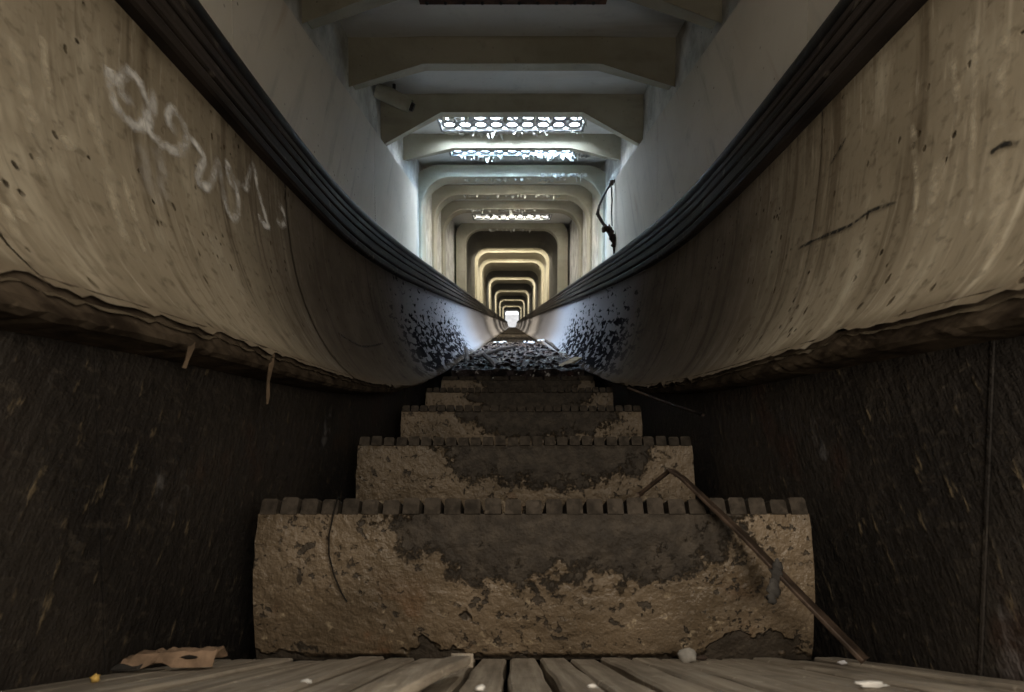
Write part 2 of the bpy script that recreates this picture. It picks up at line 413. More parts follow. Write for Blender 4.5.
for side, nm, first in ((-1, 'left', -.36), (1, 'right', .10)):
    root = thing('balustrade', W(BX+side*.5, .5, -.2), f'{nm} balustrade of curved tan panels with black moulding' + (', chalk scrawl on it' if side < 0 else ', long dark diagonal crack on it'), 'balustrade', 'escalator balustrades')
    BAL[side] = root
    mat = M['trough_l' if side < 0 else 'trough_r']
    seams = [-.9] + [first + .75*k for k in range(11)]
    while seams[-1] < END-3: seams.append(seams[-1]+2.25)
    seams.append(END)
    for a, b in zip(seams, seams[1:]):
        ss = along(a+.0016, b-.0016); rows = []; uvs = []
        fine = b < 8; P = PROF if fine else PROF[::3]+[PROF[-1]]
        off = random.Random(int(a*100)+side).uniform(-.001, .001)
        for s in ss:
            row = []; uv = []
            for i, (x, h) in enumerate(P):
                if fine and i < 4:
                    j = noise.noise(Vector((s*28, side*4, 1)))*.007 + noise.noise(Vector((s*95, side*3, 2)))*.004 + max(0, noise.noise(Vector((s*9, side, 5)))-.1)*.016
                    hh = h + j*(4-i)/4; x = x + .5*j*(4-i)/4
                else: hh = h
                row.append(bal(side, s, x+off, hh)); uv.append((s, h))
            rows.append(row); uvs.append(uv)
        if side < 0: rows = [list(reversed(r)) for r in rows]; uvs = [list(reversed(r)) for r in uvs]
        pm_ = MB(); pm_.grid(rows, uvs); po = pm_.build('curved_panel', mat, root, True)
        md = po.modifiers.new('thickness', 'SOLIDIFY'); md.thickness = .008; md.offset = -1; md.use_rim = False
    # splintered board below the panels
    ss = along(-.9, 6.0); rows = []; uvs = []
    for s in ss:
        j = noise.noise(Vector((s*40, side, 7)))*.004 + noise.noise(Vector((s*110, side, 3)))*.003
        k = noise.noise(Vector((s*60, side, 17)))*.005
        q = 1 - .45*sstep(1.2, 2.2, s)
        pr = [(.382,.004),(.3825+j*.5,-.006*q+k*.4),(.384-j*.5,-.015*q+j),(.389+j*.5,-.022*q+k*.6),(.398,-.026*q+k*.5),(.462 if side < 0 else .450,-.029*q),(.48,.0)]
        rows.append([bal(side, s, x, h) for x, h in pr]); uvs.append([(s, h) for x, h in pr])
    if side > 0: rows = [list(reversed(r)) for r in rows]
    mm = MB(); mm.grid(rows, uvs); mm.build('edge_board', M['lip'], root, False)['label'] = 'dark splintered board under the panel edge'
    # moulding
    ss = along(-.9, END); rows = [[bal(side, s, x, h) for x, h in DECKP] for s in ss]; uvs = [[(s, h) for x, h in DECKP] for s in ss]
    if side > 0: rows = [list(reversed(r)) for r in rows]; uvs = [list(reversed(r)) for r in uvs]
    mm = MB(); mm.grid(rows, uvs); mm.build('moulding', M['deck'], root, False)['label'] = 'ribbed black moulding'
    # cover ledge behind the moulding
    mm = MB(); rows = [[bal(side, s, .600, .602), bal(side, s, .985, .602), bal(side, s, .985, .57), bal(side, s, .61, .57)] for s in ss]
    mm.grid(rows, None, True); mm.build('cover_ledge', M['deck'], root)
    # handrail
    rows = [[bal(side, s, x, h) for x, h in RAILP] for s in ss]; uvs = [[(s, h) for x, h in RAILP] for s in ss]
    if side < 0: rows = [list(reversed(r)) for r in rows]
    mm = MB(); mm.grid(rows, uvs, True)
    ho = mm.build('handrail', M['rubber'], None, True, origin=W(BX+side*.62, .5, .5))
    tag(ho, f'black rubber handrail along the top of the {nm} balustrade', 'handrail', 'escalator handrails')
    # skirting panels
    X = -.44 if side < 0 else .471
    sk = [-.95, .54 if side < 0 else .50]
    while sk[-1] < 5.5: sk.append(sk[-1]+1.55)
    for a, b in zip(sk, sk[1:]):
        mm = MB(); ss = srange(a+.002, b-.002, .1)
        rows = []
        for s in ss:
            t_ = nL(s)-.012
            rows.append([W(X, s, -.80), W(X, s, -.4), W(X, s, t_), W(X+side*.02, s, t_), W(X+side*.02, s, -.80)])
        if side > 0: rows = [list(reversed(r)) for r in rows]
        k0 = len(mm.v); mm.grid(rows, None, True); n_ = len(mm.v)
        mm.f += [(0,1,2,3,4), (n_-1, n_-2, n_-3, n_-4, n_-5)]
        mm.build('skirt_panel', M['skirt'], root)['label'] = 'dirty black skirting panel'
    # raised strip over the joint
    for a in sk[1:3]:
        mm = MB(); x0, x1 = sorted((X, X-side*.002)); mm.box(x0, x1, a-.0014, a+.0014, -.8, nL(a)-.020); mm.build('joint_strip', M['skirt'], root)

# ribbons painted on / cracks in the panels: polylines of (s, h) on the swept section
def ribbon(side, pts, w, alpha=1.0, lift=.0016, jit=0.0, seed=0):
    m = MB(); P = [Vector((a, b)) for a, b in pts]; out = []
    for i in range(len(P)-1):           # Catmull-Rom
        p0, p1, p2, p3 = P[max(i-1, 0)], P[i], P[i+1], P[min(i+2, len(P)-1)]
        for q in range(6):
            t = q/6; out.append(.5*((2*p1)+(p2-p0)*t+(2*p0-5*p1+4*p2-p3)*t*t+(3*p1-p0-3*p2+p3)*t**3))
    out.append(P[-1]); rows = []; uvs = []
    K = 4
    for i, p in enumerate(out):
        d = out[min(i+1, len(out)-1)]-out[max(i-1, 0)]; d = d.normalized() if d.length > 1e-9 else Vector((1, 0)); q = Vector((-d.y, d.x))
        t = i/(len(out)-1); ww = w*(1+jit*noise.noise(Vector((i*.45, seed, 0)))); end = min(1, 6*t+.15, 6*(1-t)+.15)
        row = []; uv = []
        for j in range(-K, K+1):
            c = p + q*ww*j/K; h = max(.001, min(.452, c.y)); row.append(bal(side, c.x, prof_at(h)-lift, h)); uv.append((alpha*end, j/K))
        rows.append(row); uvs.append(uv)
    m.grid(rows, uvs); return m
SCRAWL = [[(0.6042, 0.3463), (0.6049, 0.3319), (0.6063, 0.3136), (0.6138, 0.2947), (0.6319, 0.2873), (0.6551, 0.294), (0.6695, 0.319), (0.6696, 0.345), (0.6602, 0.3662), (0.6439, 0.3682), (0.6292, 0.3519), (0.6225, 0.3324), (0.6295, 0.32), (0.6444, 0.3287)], [(0.604, 0.345), (0.6063, 0.3372), (0.6063, 0.3252)], [(0.6798, 0.372), (0.6866, 0.3625), (0.6789, 0.3327), (0.6702, 0.3055), (0.678, 0.2953), (0.7012, 0.2958), (0.73, 0.3039), (0.7533, 0.3302), (0.7552, 0.3577), (0.7418, 0.3723), (0.7266, 0.3729), (0.716, 0.3551), (0.7195, 0.3389), (0.7348, 0.3425)], [(0.7557, 0.3501), (0.7822, 0.3483), (0.8023, 0.3348), (0.7827, 0.3017), (0.777, 0.2795), (0.8003, 0.2833), (0.8254, 0.3155), (0.8489, 0.3621)], [(0.8469, 0.3609), (0.8503, 0.3348), (0.8525, 0.2956), (0.8597, 0.2676), (0.8757, 0.2604), (0.899, 0.2885), (0.9032, 0.3267), (0.8895, 0.3561), (0.8769, 0.3686), (0.877, 0.3434), (0.8939, 0.3342), (0.9215, 0.3544)], [(0.924, 0.3557), (0.9416, 0.3518), (0.9554, 0.3811), (0.9778, 0.4209), (0.9873, 0.3971), (1.0007, 0.3602), (1.0145, 0.3297), (1.0224, 0.3083), (0.9923, 0.3039), (0.9865, 0.321)], [(1.0912, 0.3877), (1.115, 0.3798), (1.1162, 0.3547), (1.0908, 0.3359), (1.0704, 0.3431)]]
GHOST = [[(0.6565, 0.2714), (0.6513, 0.2327), (0.6555, 0.2), (0.6742, 0.2006)], [(0.6786, 0.283), (0.6897, 0.2546), (0.6794, 0.1988)]]
DRIP_L = [[(0.5668, 0.2742), (0.5726, 0.2277), (0.5735, 0.1641), (0.5562, 0.0708)], [(0.6047, 0.1954), (0.5994, 0.1419), (0.5877, 0.0883)], [(0.4283, 0.096), (0.4283, 0.0819), (0.4253, 0.0598)], [(0.5195, 0.1969), (0.5288, 0.183)], [(0.4835, 0.1636), (0.4778, 0.1239)], [(0.5138, 0.3107), (0.5146, 0.2691), (0.5162, 0.2333)], [(0.4835, 0.2785), (0.4858, 0.2112), (0.4815, 0.1706)], [(0.4141, 0.0723), (0.4124, 0.0581), (0.4014, 0.0342)]]
DRIP_R = [[(0.5889, 0.2102), (0.5837, 0.1593), (0.5753, 0.1182)], [(0.6381, 0.2876), (0.6225, 0.2194), (0.6053, 0.1308)], [(0.5538, 0.3526), (0.5473, 0.2886), (0.538, 0.1721), (0.5153, 0.0771)], [(0.5129, 0.3253), (0.515, 0.2458), (0.5078, 0.1637), (0.4725, 0.0464)], [(0.4763, 0.0697), (0.4668, 0.0409)], [(0.5835, 0.3478), (0.5708, 0.282), (0.5663, 0.2399)]]
CRACK_R = [[(0.8877, 0.2088), (0.8236, 0.2023), (0.7447, 0.19), (0.6977, 0.1921), (0.6455, 0.1803)], [(0.5158, 0.1734), (0.5031, 0.1755), (0.4854, 0.1666)], [(0.8153, 0.3306), (0.7944, 0.3457), (0.7769, 0.3578)]]
CRACK_L = [[(1.3087, 0.13), (1.3822, 0.1215), (1.5162, 0.116), (1.8273, 0.145)]]
for i, pts in enumerate(SCRAWL):
    ribbon(-1, pts, .0125 if i != 1 else .015, .95 if i < 4 else .75, .0018+.0002*i, .5, i).build('chalk_stroke', M['chalk'], BAL[-1], True)['label'] = 'white sprayed scrawl stroke'
for i, pts in enumerate(GHOST): ribbon(-1, pts, .018, .35, .0015, .5, i+20).build('chalk_smear', M['chalk'], BAL[-1], True)['label'] = 'faint white smear'
for sd, D in ((-1, DRIP_L), (1, DRIP_R)):
    for i, pts in enumerate(D): ribbon(sd, pts, .008+.006*(i % 3 == 0), .7, .0016, .6, i+30).build('paint_run', M['run'], BAL[sd], True)['label'] = 'pale run of paint'
for sd, D in ((-1, CRACK_L), (1, CRACK_R)):
    for i, pts in enumerate(D): ribbon(sd, pts, .0045, 1.6, .0022, 1.1, i+50).build('crack', M['gash'], BAL[sd], True)['label'] = 'dark gash in the panel'

# ------------------------------------------------------------------ tunnel shell
m = MB()
for side, nm in ((-1, 'left'), (1, 'right')):
    x0, x1 = sorted((side*1.0, side*1.15))
    m = MB(); m.box(x0, x1, -3.2, END, -1.05, 2.25); struct(f'wall_{nm}', m, M['plaster'])
    x0, x1 = sorted((side*.80, side*.825)); cuts = [-3.1, -1.4, .02 if side < 0 else -.1, 1.5 if side < 0 else 1.42, 3.02 if side < 0 else 2.86, 4.36]
    m = MB()
    for a, b in zip(cuts, cuts[1:]): m.box(x0, x1, a+.002, b-.002, .05, 1.135)
    pn_ = struct('trim_1' if side < 0 else 'trim_2', m, M['panel']); pn_['label'] = f'{nm} cream wall panelling above the handrail'
    m = MB(); x0, x1 = sorted((side*.826, side*1.02)); m.box(x0, x1, -3.1, 4.34, 1.09, 1.125)
    struct('trim_3' if side < 0 else 'trim_4', m, M['plaster'])['label'] = f'ledge on top of the {nm} panelling'
m = MB(); m.box(-1.15, 1.15, -3.35, -3.2, -1.6, 2.25); struct('wall_back', m, M['concrete'])
m = MB(); m.box(-1.1, 1.1, -3.2, -1.2, -1.3, -1.0); struct('floor_lower', m, M['pit'])

CEIL = 1.755
wells = [(.25, .75), (4.38, 4.68), (5.05, 5.35), (5.95, 6.25), (6.82, 7.12), (8.2, 8.6), (11.25, 11.65), (13.05, 13.5), (18.0, 18.6), (24.6, 25.4), (33.5, 34.5), (45, 46.5)]  # first well is unseen, added above the lens to brighten the near part
cuts = [(-3.2, None)]
m = MB(); a = -3.2; HX = .62
for w0, w1 in wells:
    m.box(-1.1, 1.1, a, w0, CEIL, CEIL+.12); m.box(-1.1, -HX, w0, w1, CEIL, CEIL+.12); m.box(HX, 1.1, w0, w1, CEIL, CEIL+.12); a = w1
m.box(-1.1, 1.1, a, END, CEIL, CEIL+.12); struct('ceiling', m, M['white_wash'])
# roof over the light shafts
m = MB(); m.box(-1.1, 1.1, -3.2, END, 2.2, 2.25); struct('ceiling_upper', m, M['concrete'])

def haunch_beam(s, flat=1.60, end=1.47, th=.09, X=.99, hx=.54):
    m = MB(); P = [(-X, end), (-hx, flat), (hx, flat), (X, end), (X, CEIL), (hx, CEIL), (-hx, CEIL), (-X, CEIL)]
    rows = [[W(x, q, n) for x, n in P] for q in (s, s+th)]
    m.grid(rows, None, True)
    for b in (0, 8): m.f += [(b+0, b+1, b+6, b+7), (b+1, b+2, b+5, b+6), (b+2, b+3, b+4, b+5)]
    o = struct('ceiling_beam', m, M['beam'])
    md = o.modifiers.new('edge', 'BEVEL'); md.width = .012; md.segments = 2
    return o
for a in ((1.05,), (1.78,), (2.5, 1.60, 1.45), (3.2, 1.592, 1.472), (3.97, 1.615, 1.385), (4.78, 1.625, 1.53)): haunch_beam(*a)
def arch(s0, s1, X, N, r=.30, wall=.14, nb=-.7, mat='beam'):
    def pr(X, N, r):
        p = [(-X, nb), (-X, N-r)]
        p += [(-X+r-r*math.cos(t), N-r+r*math.sin(t)) for t in [math.pi/2*i/10 for i in range(1, 11)]]
        return p + [(-x, n) for x, n in reversed(p)]
    a = pr(X, N, r); b = pr(X+wall, N+wall, r)
    rows = [[W(x, s, n) for x, n in q] for q, s in ((b, s0), (a, s0), (a, s1), (b, s1), (b, s0))]
    m = MB(); m.grid(rows)
    o = struct('tunnel_arch', m, M[mat], False)
    md = o.modifiers.new('weld', 'WELD'); md.merge_threshold = .0005
    md = o.modifiers.new('edge', 'BEVEL'); md.width = .012; md.segments = 2; md.angle_limit = math.radians(40)
    return o
for a, b, n in ((5.55, 5.82, 1.585), (6.45, 6.70, 1.62), (7.30, 7.55, 1.63)): arch(a, b, .97, n, .32, .13)
for a, b, mt in ((8.9, 9.1, 'beam'), (9.102, 11.1, 'unlit'), (11.8, 12.9, 'beam'), (13.65, 15.7, 'beam'), (15.702, 17.8, 'unlit'), (18.8, 20.5, 'beam'), (20.502, 24.3, 'unlit'), (25.7, 29, 'beam'), (29.002, 33.2, 'unlit'), (34.8, 44.7, 'beam'), (46.8, END, 'beam')):
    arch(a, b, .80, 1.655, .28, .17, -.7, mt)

def skylight(w0, w1, nx=9, ny=2, label='', X=HX):
    c = thing('skylight', W(0, (w0+w1)/2, CEIL+.02), label, 'skylight', 'pavement light grilles in the tunnel roof')
    m = MB(); cx = 2*X/nx; cy = (w1-w0)/ny; K = 16
    for i in range(nx):
        for j in range(ny):
            ox = -X+(i+.5)*cx; oy = w0+(j+.5)*cy; rings = []
            for n_ in (CEIL+.015, CEIL+.045):
                circ = []; sq = []
                for k in range(K):
                    t = 2*math.pi*(k+.5)/K; u, v = math.cos(t), math.sin(t); q = max(abs(u), abs(v))
                    circ.append(W(ox+u*cx*.33, oy+v*cy*.29, n_)); sq.append(W(ox+u/q*cx/2, oy+v/q*cy/2, n_))
                rings.append((sq, circ))
            m.grid([rings[0][0], rings[0][1], rings[1][1], rings[1][0]], None, True)
    m.build('grille', M['grille'], c)
    m = MB(); t = .02
    for x0, x1, s0, s1 in ((-X-t, X+t, w0-t, w0), (-X-t, X+t, w1, w1+t), (-X-t, -X, w0, w1), (X, X+t, w0, w1)): m.box(x0, x1, s0, s1, CEIL-.012, CEIL)
    m.build('frame', M['grille'], c)
    return c
sky_labels = ['perforated roof light nearest the viewer, two rows of bright holes', 'roof light just behind the hot-spotted haunched beam', 'thin row of bright holes above the first rounded arch',
              'bright ragged slot above the second rounded arch', 'last roof light before the dark sleeve']
for k, (w0, w1) in enumerate(wells):
    if 0 < k < 6: skylight(w0, w1, label=sky_labels[k-1])
    near = k < 6
    L = bpy.data.lights.new('daylight_and_fill', 'AREA'); L.shape = 'RECTANGLE'; L.size = 1.2; L.size_y = (w1-w0)  # the first is an added overhead fill, the others light the roof wells
    L.energy = (10, 300, 440, 170, 140, 150, 80, 80, 100, 110, 130, 160)[k]
    L.color = (1.0, .93, .82) if k == 0 else (.70, .84, 1.0) if k == 1 else (.48, .72, 1.0) if k == 2 else (1.0, .97, .88) if near else (1.0, .91, .72)
    o = bpy.data.objects.new('daylight_and_fill', L); C.objects.link(o); o.location = W(0, (w0+w1)/2, CEIL+.14); o.rotation_euler = (INC, 0, 0)

def at(px, py, z):                      # a point z metres in front of the lens
    s, n = V(z, (346-py)/512*z); return W((px-512)/512*z, s, n)
TREAD = nose(0).z
def on_tread(px, py, lift=0.0):         # where the sight line meets the bottom tread
    a = W(0, 0, 0); d = at(px, py, 1.0)-a; return a + d*((TREAD+lift-a.z)/d.z)
UP = Vector((0, 0, 1)); NRM = W(0, 0, 1)-W(0, 0, 0); ALONG = W(0, 1, 0)-W(0, 0, 0)

# bent bar leaning from the second tread down to the bottom one
c = thing('bent_bar', on_tread(850, 655), 'rusty bent flat bar leaning against the lowest riser at right', 'bar')
pb = Vector((.432+XC-.031-.012, 0, 0)); 
lo = on_tread(858, 661, .010); lo.x = min(lo.x, .425)
bend = at(673, 468, .765); tip = at(640, 494, .80)
mid = lo.lerp(bend, .55) + Vector((.004, -.004, .002)); q1 = lo.lerp(bend, .93); q0 = lo.lerp(bend, .3)+Vector((.002, -.002, 0))
m = MB(); lo.x += .008; q0.x += .004
m.strip([lo, q0, mid, q1, bend+Vector((-.004, 0, -.003)), bend.lerp(tip, .15), tip], [.026, .024, .023, .019, .017, .015, .013], .005, (.55, .75, .25))
bo = m.build('bar', M['rust'], c)
md = bo.modifiers.new('edge', 'BEVEL'); md.width = .0015; md.segments = 2
m = MB(); p = lo.lerp(bend, .36)
for k in range(5):
    a = p + Vector((-.006-.004*k, -.010, .012-.009*k)); m.blob(a, .008+.0025*(k % 2), (.75, .22, .8), k+3, .9, 9, 6)
m.build('torn_scrap', M['rag'], c, True)['label'] = 'grey torn scrap caught on the bar'

# scrap of cardboard by the left skirting
def cardboard():
    a = on_tread(128, 671, .002); b = on_tread(193, 667, .003); a.x = max(a.x, XC-.400); a.x = -.362; 
    c = thing('cardboard_scrap', a.lerp(b, .5), 'torn orange-brown cardboard scrap lying by the left skirting', 'scrap')
    m = MB(); rows = []; nx = 16; L = .088; a = on_tread(118, 671); a.x = -.428; a.y += .004
    for i in range(nx+1):
        t = i/nx; k = noise.noise(Vector((t*6, 2, 1)))*.003; e = noise.noise(Vector((t*15, 5, 1)))*.003
        z = .014 + .004*t + k - (.004 if t < .12 else 0); f = .002 if not .28 < t < .52 else .008 - .0015*abs(t-.4)*20
        y = .028*t
        rows.append([a+Vector((L*t, y+q, h)) for q, h in ((-.010+e, f), (-.009+e*.5, z*.6), (-.006, z), (.006, z+.003+e), (.020+e, z-.006))])
    m.grid(rows); m.build('folded_sheet', M['card'], c, False, None, .0028)
    m = MB(); rows = []
    for i in range(6):
        t = i/5; rows.append([a+Vector((-.004+.026*t, -.016+.006*t+y, .0015+z)) for y, z in ((0, 0), (.004, .003+.002*math.sin(t*7)), (.010, .0045))])
    m.grid(rows); m.build('torn_flap', M['rag'], c, False, None, .002)['label'] = 'greyish torn flap'
    m = MB(); m.blob(a+Vector((L*.72, .0095, .012)), .004, (2.6, .7, .5), 4, .4, 8, 6); m.build('torn_hole', M['crack'], c, True)['label'] = 'dark torn hole'
cardboard()

# loose slat lying askew on the tread
a = on_tread(402, 690, .0055); b = on_tread(462, 661, .014)
c = None; m = MB(); d = (b-a).normalized(); sd = Vector((d.y, -d.x, 0)).normalized(); a2 = a-d*.10
pts = [a2.lerp(b, t)+UP*.004*math.sin(t*3) for t in [i/6 for i in range(7)]]
m.strip(pts, [.031, .031, .031, .030, .029, .026, .019], .008, sd)
o = tag(m.build('loose_slat', M['slat'], None, False, origin=a.lerp(b, .5)), 'grey loose slat lying askew across the bottom tread, one end raised', 'slat')
md = o.modifiers.new('edge', 'BEVEL'); md.width = .002; md.segments = 2

# small bits on the bottom tread
def bit(name, px, py, r, mat, label, cat, sq=(1, 1, .7), seed=0, amp=.5):
    p = on_tread(px, py); p.x = max(-.42, min(.45, p.x)); m = MB(); m.blob(p+UP*r*sq[2]*.85, r, sq, seed, amp, 10, 7)
    return tag(m.build(name, mat, None, True, origin=p), label, cat)
bit('pebble', 688, 662, .0115, M['stone'], 'pale grey pebble at the foot of the lowest riser', 'pebble', (1.1, .8, .75), 1, .35)
bit('dark_chip', 702, 660, .006, M['stick'], 'tiny dark chip lying just right of the grey pebble', 'chip', (1.5, 1, .5), 2)
bit('crumb', 94, 682, .0038, M['yellow'], 'yellow crumb left of the cardboard scrap', 'crumb', (1, 1, .9), 3)
bit('paint_chip', 306, 684, .004, M['white'], 'small white paint chip on the left half of the bottom tread', 'chip', (1.4, .8, .5), 4)
bit('paint_chip', 480, 691, .0045, M['white'], 'small white paint chip on the tread beside the loose slat', 'chip', (1, 1, .5), 5)
bit('paint_chip', 592, 688, .003, M['white'], 'tiny pale paint chip on the tread below the middle of the riser', 'chip', (1.4, .8, .5), 6)
bit('white_rag', 872, 687, .007, M['white'], 'crumpled whitish rag on the tread in front of the bar end', 'rag', (1.9, .8, .35), 7, .8)
bit('metal_tab', 843, 664, .004, M['paper'], 'tiny shiny tab beside the lower end of the bar', 'tab', (1.6, .6, .5), 8)

# thin wire hanging down the lowest riser
pr = []
for px, py in ((338, 497), (334, 512), (329, 535), (329, 555), (334, 575), (341, 592), (347, 602)):
    z0 = .712 if py > 515 else .722
    pr.append(at(px, py, z0 - .0006*(py-515 if py > 515 else 0)*.25))
m = MB(); m.tube(pr, .0011, 6); tag(m.build('wire', M['crack'], None, True, origin=pr[0]), 'thin dark wire hanging over the lowest riser near its left end', 'wire')

# fibres hanging from the splintered boards
for px, pts, lab in ((190, ((193, 336), (191, 348), (187, 360), (184, 368)), 'short frayed fibre strip hanging from left panel edge, nearer of two'),
                     (268, ((273, 352), (271, 365), (268, 382), (268, 396), (267, 404)), 'long frayed fibre strip hanging from left panel edge, further of two')):
    z = .365*512/(512-px); m = MB(); P = [at(x, y, z) for x, y in pts]; k = len(P)
    m.strip(P, [.006*(1-.6*i/(k-1))+.002*(i % 2) for i in range(k)], .0015, (.5, .8, .1))
    tag(m.build('fibre_strip', M['fibre'], None, False, origin=P[0]), lab, 'strip', 'fibres hanging from the balustrade')
m = MB(); P = [at(628, 388, 1.62), at(664, 402, 1.36), at(703, 415, 1.12)]
P = [Vector((min(p.x, .424), p.y, p.z)) for p in P]
m.tube(P, .004, 6); tag(m.build('thin_stick', M['stick'], None, True, origin=P[1]), 'thin dark stick slanting along the right skirting beside the upper risers', 'stick')

# litter lying over the buried steps
m = MB(); rows = []
S0, S1 = 2.70, 7.4
for i in range(111):
    t = i/110; s = S0 + (S1-S0)*t**1.3; row = []
    for j in range(25):
        x = XC-.352 + .704*j/24; v = Vector((x*5, s*4, 0))
        n = -.236 + .012*noise.noise(v) + .010*noise.noise(v*3.3) + .006*noise.noise(v*8) - .012*sstep(5.6, 7.4, s)
        if i == 0: n = -.29
        row.append(W(x, s + .02*noise.noise(Vector((x*8, 1, 1))), n))
    rows.append(row)
m.grid(rows); rg = random.Random(5)
for k in range(1500):
    s = S0 + .03 + (S1-S0-.2)*rg.random()**1.7; x = XC + rg.uniform(-.335, .335); L_ = rg.uniform(.006, .028); a = rg.uniform(0, 6.3)
    v = Vector((x*5, s*4, 0)); n = -.236 + .012*noise.noise(v) + .010*noise.noise(v*3.3) - .012*sstep(5.6, 7.4, s) + rg.uniform(.002, .014)
    p = W(x, s, n); u = Vector((math.cos(a), math.sin(a)*CI, math.sin(a)*SI)); w_ = NRM*rg.uniform(-.3, .9) + u.cross(NRM)*rg.uniform(.3, .8)
    m.add([p-u*L_, p-u*L_*.2+w_*L_*.8, p+u*L_*.9+w_*L_*.3, p+u*L_*.3-w_*L_*.5], [(0, 1, 2, 3)])
o = m.build('debris', M['litter'], None, False, origin=W(XC, 3.2, -.26))
tag(o, 'wet dark litter heaped over the buried steps', 'debris', None, 'stuff')
def stick(px0, py0, z0, px1, py1, z1, r, mat, label, name='stick', flat=None):
    P = [at(px0, py0, z0), at(px1, py1, z1)]; m = MB()
    mid = P[0].lerp(P[1], .5)+NRM*.006
    if flat: m.strip([P[0], mid, P[1]], flat, r, ALONG.cross(NRM) if False else (P[1]-P[0]).cross(NRM))
    else: m.tube([P[0], P[0].lerp(P[1], .25), mid, P[0].lerp(P[1], .8), P[1]], [r, r*.9, r*1.05, r*.85, r*.6], 7)
    tag(m.build(name, mat, None, False, origin=P[0].lerp(P[1], .5)), label, 'plank' if flat else 'stick', None if flat else 'sticks in the litter')
stick(470, 358, 3.4, 518, 345, 5.4, .016, M['stick'], 'long dark stick lying diagonally across the litter')
stick(484, 355, 3.55, 499, 370, 2.82, .017, M['stick'], 'short thick dark stick pointing at the viewer in the litter')
stick(512, 351, 4.4, 509, 362, 3.45, .013, M['stick'], 'short dark stick leaning below the end of the long one')
stick(550, 375, 2.74, 578, 358, 3.2, .012, M['plank'], 'pale brown plank propped at the right edge of the litter', 'plank', .05)
stick(466, 349, 3.9, 468, 367, 3.0, .018, M['stick'], 'dark stub of wood standing at the left edge of the litter')
stick(546, 341, 4.9, 558, 350, 4.0, .016, M['stick'], 'dark stick lying against the right edge at the back of the litter')
stick(513, 363, 3.3, 541, 362, 3.33, .010, M['paper'], 'pale bluish board lying crosswise in front of the litter', 'plank', .035)
def scrap(px, py, z, r, mat, label, seed, sq=(1, 1, .5)):
    p = at(px, py, z); m = MB(); n = 7; rows = []
    for i in range(n):
        rows.append([p + Vector(((i/(n-1)-.5)*2*r*sq[0], 0, 0)) + ALONG*((j/(n-1)-.5)*2*r*sq[1]) + NRM*(r*.55*noise.noise(Vector((i*.7, j*.7, seed*5)))+.006) for j in range(n)])
    m.grid(rows); tag(m.build('paper_scrap', mat, None, False, origin=p, solid=.002), label, 'scrap', 'pale scraps in the litter')
scrap(529, 343, 5.2, .055, M['paper'], 'white sheet of paper at the back of the litter', 1, (1, 1.6, 1))
scrap(514, 365, 3.12, .032, M['paper'], 'crumpled pale scrap at the left end of the bluish board', 2, (1, 1.3, 1))
scrap(541, 341, 5.3, .035, M['white'], 'whitish scrap right of the white sheet of paper', 3)
scrap(541, 367, 3.0, .020, M['paper'], 'small pale scrap below the right end of the bluish board', 4, (1.4, 1, 1))
scrap(500, 343, 5.0, .04, M['white'], 'whitish scrap at the back left, beyond the long stick', 5, (1.6, 1, 1))
scrap(562, 353, 3.7, .024, M['paper'], 'pale scrap near the right edge above the brown plank', 6)

# broken pipe stub in the corner of the second bay
P = [W(-.985, 3.78, 1.70), W(-.90, 3.80, 1.672), W(-.80, 3.82, 1.63), W(-.745, 3.83, 1.605)]
c = thing('pipe_stub', P[0], 'broken lagged pipe stub jutting from the left corner under the ceiling', 'pipe')
m = MB(); m.tube(P, [.050, .058, .054, .046], 12); m.build('lagging', M['beam'], c, True)
m = MB(); m.tube([W(-.76, 3.828, 1.612), W(-.722, 3.835, 1.595)], [.034, .030], 10); m.build('pipe', M['iron'], c, True)
m = MB(); m.tube([W(-.86, 3.81, 1.71), W(-.86, 3.81, 1.757)], .012, 8); m.build('hanger', M['iron'], c, True)

# loop of cable with clumps hanging at the end of the right panelling
c = thing('cable_loop', at(613, 181, 3.95), 'loop of dark cable with clumps hanging at the end of the right panelling', 'cable')
P = [at(x, y, 3.98) for x, y in ((616, 180), (611, 184), (607.5, 189), (603, 197), (599, 206), (597.5, 214), (602, 222), (607, 229), (611, 235), (614, 243), (614.5, 257), (614.5, 272))]
m = MB(); m.tube(P, [.012, .010, .008, .008, .009, .016, .013, .013, .015, .013, .010, .010], 8); m.build('cable', M['iron'], c, True)
m = MB()
for k, (x, y, r) in enumerate(((612, 183, .024), (605, 228, .026), (608.5, 229, .030), (611, 233, .034), (612.5, 238, .034), (614, 244, .026), (603.5, 230, .020))):
    m.blob(at(x, y, 3.97), r, (.8, .8, 1.1), k, .7, 9, 7)
m.build('clump', M['stick'], c, True)
m = MB(); P = [at(x, y, 3.99) for x, y in ((611, 184), (612, 200), (611.5, 212), (612, 226))]; m.tube(P, .006, 6); m.build('wire', M['iron'], c, True)

# rusty cover plate in the ceiling over the nearest visible bay
c = thing('cover_plate', W(0, 2.74, CEIL), 'rusty bolted cover plate on the ceiling at the top of the view', 'plate')
m = MB(); m.box(-.50, .51, 2.66, 2.855, CEIL-.016, CEIL-.001); pl = m.build('plate', M['hatch'], c)
for k in range(10):
    m = MB(); m.blob(W(-.46+.1*k, 2.838, CEIL-.018), .011, (1, 1, .6), k, .1, 8, 5); m.build('bolt', M['iron'], pl, True)

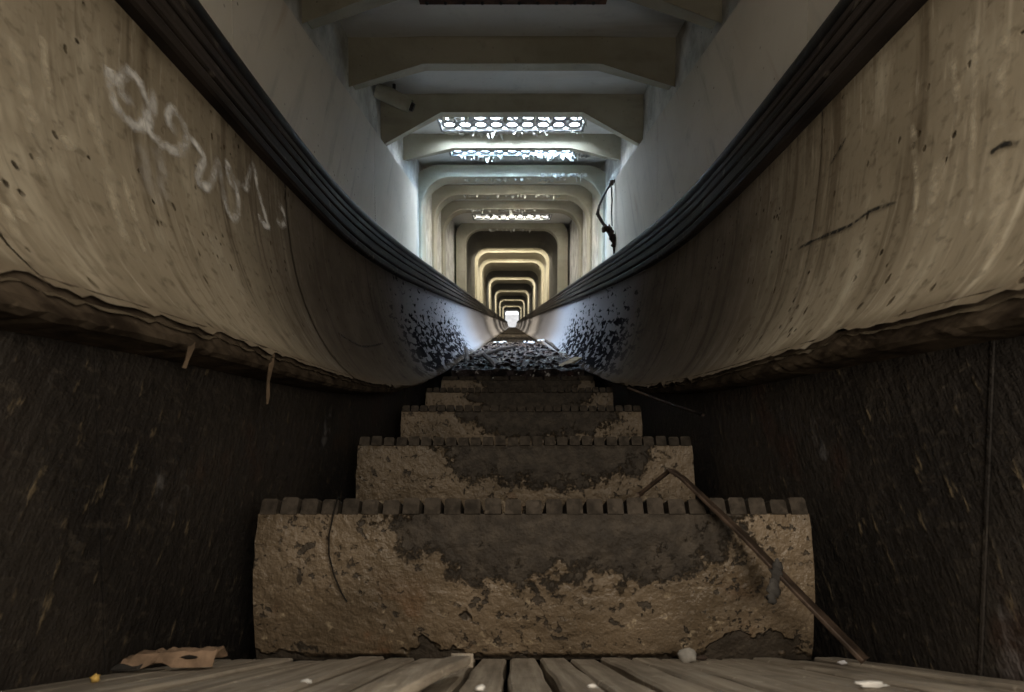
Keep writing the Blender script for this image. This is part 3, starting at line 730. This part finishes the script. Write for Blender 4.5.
# peeled paint: the flakes below the roof lights
m = MB(); rg = random.Random(11)
for s0, n0, x0, x1, cnt in ((4.36, CEIL-.012, -.62, .66, 26), (4.70, CEIL-.012, -.62, .66, 40), (5.04, CEIL-.01, -.5, .66, 70), (5.36, CEIL-.01, -.6, .66, 60), (5.30, CEIL-.01, .22, .80, 46), (5.50, 1.60, .30, .80, 40), (5.6, 1.585, -.5, .62, 46), (6.0, CEIL-.01, -.5, .5, 50), (6.47, 1.62, -.6, .6, 40), (6.9, CEIL-.01, -.6, .6, 50), (7.32, 1.63, -.6, .5, 36), (8.3, CEIL-.01, -.5, .5, 40), (8.92, 1.65, -.4, .5, 20)):
    for k in range(cnt):
        x = rg.uniform(x0, x1); L_ = rg.uniform(.012, .045) * (2.0 if rg.random() < .12 else 1); w_ = rg.uniform(.006, .022); p = W(x, s0+rg.uniform(-.02, .05), n0+.004)
        d = -NRM*L_ + ALONG*rg.uniform(-.5, .5)*L_ + Vector((rg.uniform(-.4, .4)*L_, 0, 0)); q = Vector((w_, 0, 0))+ALONG*rg.uniform(-1, 1)*w_
        m.add([p-q, p+q, p+d*.6+q*.8, p+d, p+d*.5-q*1.1], [(0, 1, 2, 3, 4)])
o = m.build('peeling_paint', M['flake'], None, False, origin=W(0, 4.7, CEIL)); tag(o, 'flakes of peeling paint hanging below the roof lights and arches', 'paint flakes', None, 'stuff')

# pale wall outside, seen through the far end
m = MB(); ww = 1.3; s = END+9
b = W(0, s, -.2)
c = thing('outside_wall', b, 'pale grey wall standing in the light beyond the tunnel end', 'wall')
m.hexa([b+Vector(q) for q in ((-ww*.75, 0, -3), (ww*.75, 0, -3), (ww*.75, .4, -3), (-ww*.75, .4, -3), (-ww*.75, 0, 1.75), (ww*.75, 0, 1.75), (ww*.75, .4, 1.75), (-ww*.75, .4, 1.75))])
m.build('wall_body', M['far'], c)
m = MB(); m.hexa([b+Vector(q) for q in ((-ww*.8, -.05, 1.75), (ww*.8, -.05, 1.75), (ww*.8, .45, 1.75), (-ww*.8, .45, 1.75), (-ww*.7, 0, 1.87), (ww*.7, 0, 1.87), (ww*.7, .4, 1.87), (-ww*.7, .4, 1.87))])
m.build('coping', M['far'], c)

# ------------------------------------------------------------------ outside, light and camera
w = bpy.data.worlds.new('overcast'); sc.world = w; w.use_nodes = True
w.node_tree.nodes['Background'].inputs[0].default_value = (.95, .97, 1.0, 1); w.node_tree.nodes['Background'].inputs[1].default_value = 2.0
L = bpy.data.lights.new('hand_lamp', 'AREA'); L.shape = 'DISK'; L.size = .30; L.energy = 5.8; L.color = (1.0, .885, .73)
o = bpy.data.objects.new('hand_lamp', L); C.objects.link(o); o.location = W(.20, -.15, .15); o.rotation_euler = (INC+math.pi/2-.06, 0, 0)
cam = bpy.data.cameras.new('camera'); cam.lens = 18; cam.sensor_width = 36; cam.clip_start = .02; cam.dof.use_dof = True; cam.dof.focus_distance = 1.6; cam.dof.aperture_fstop = 9; cam.clip_end = 300
co = bpy.data.objects.new('camera', cam); C.objects.link(co); co.location = W(0, 0, 0); co.rotation_euler = (math.pi/2+PITCH, 0, 0)
sc.camera = co
sc.view_settings.view_transform = 'Standard'; sc.view_settings.look = 'None'; sc.view_settings.gamma = 1; sc.view_settings.use_curve_mapping = False
sc.view_settings.exposure = 0.0
for o in bpy.data.objects:
    if '_o' in o: del o['_o']
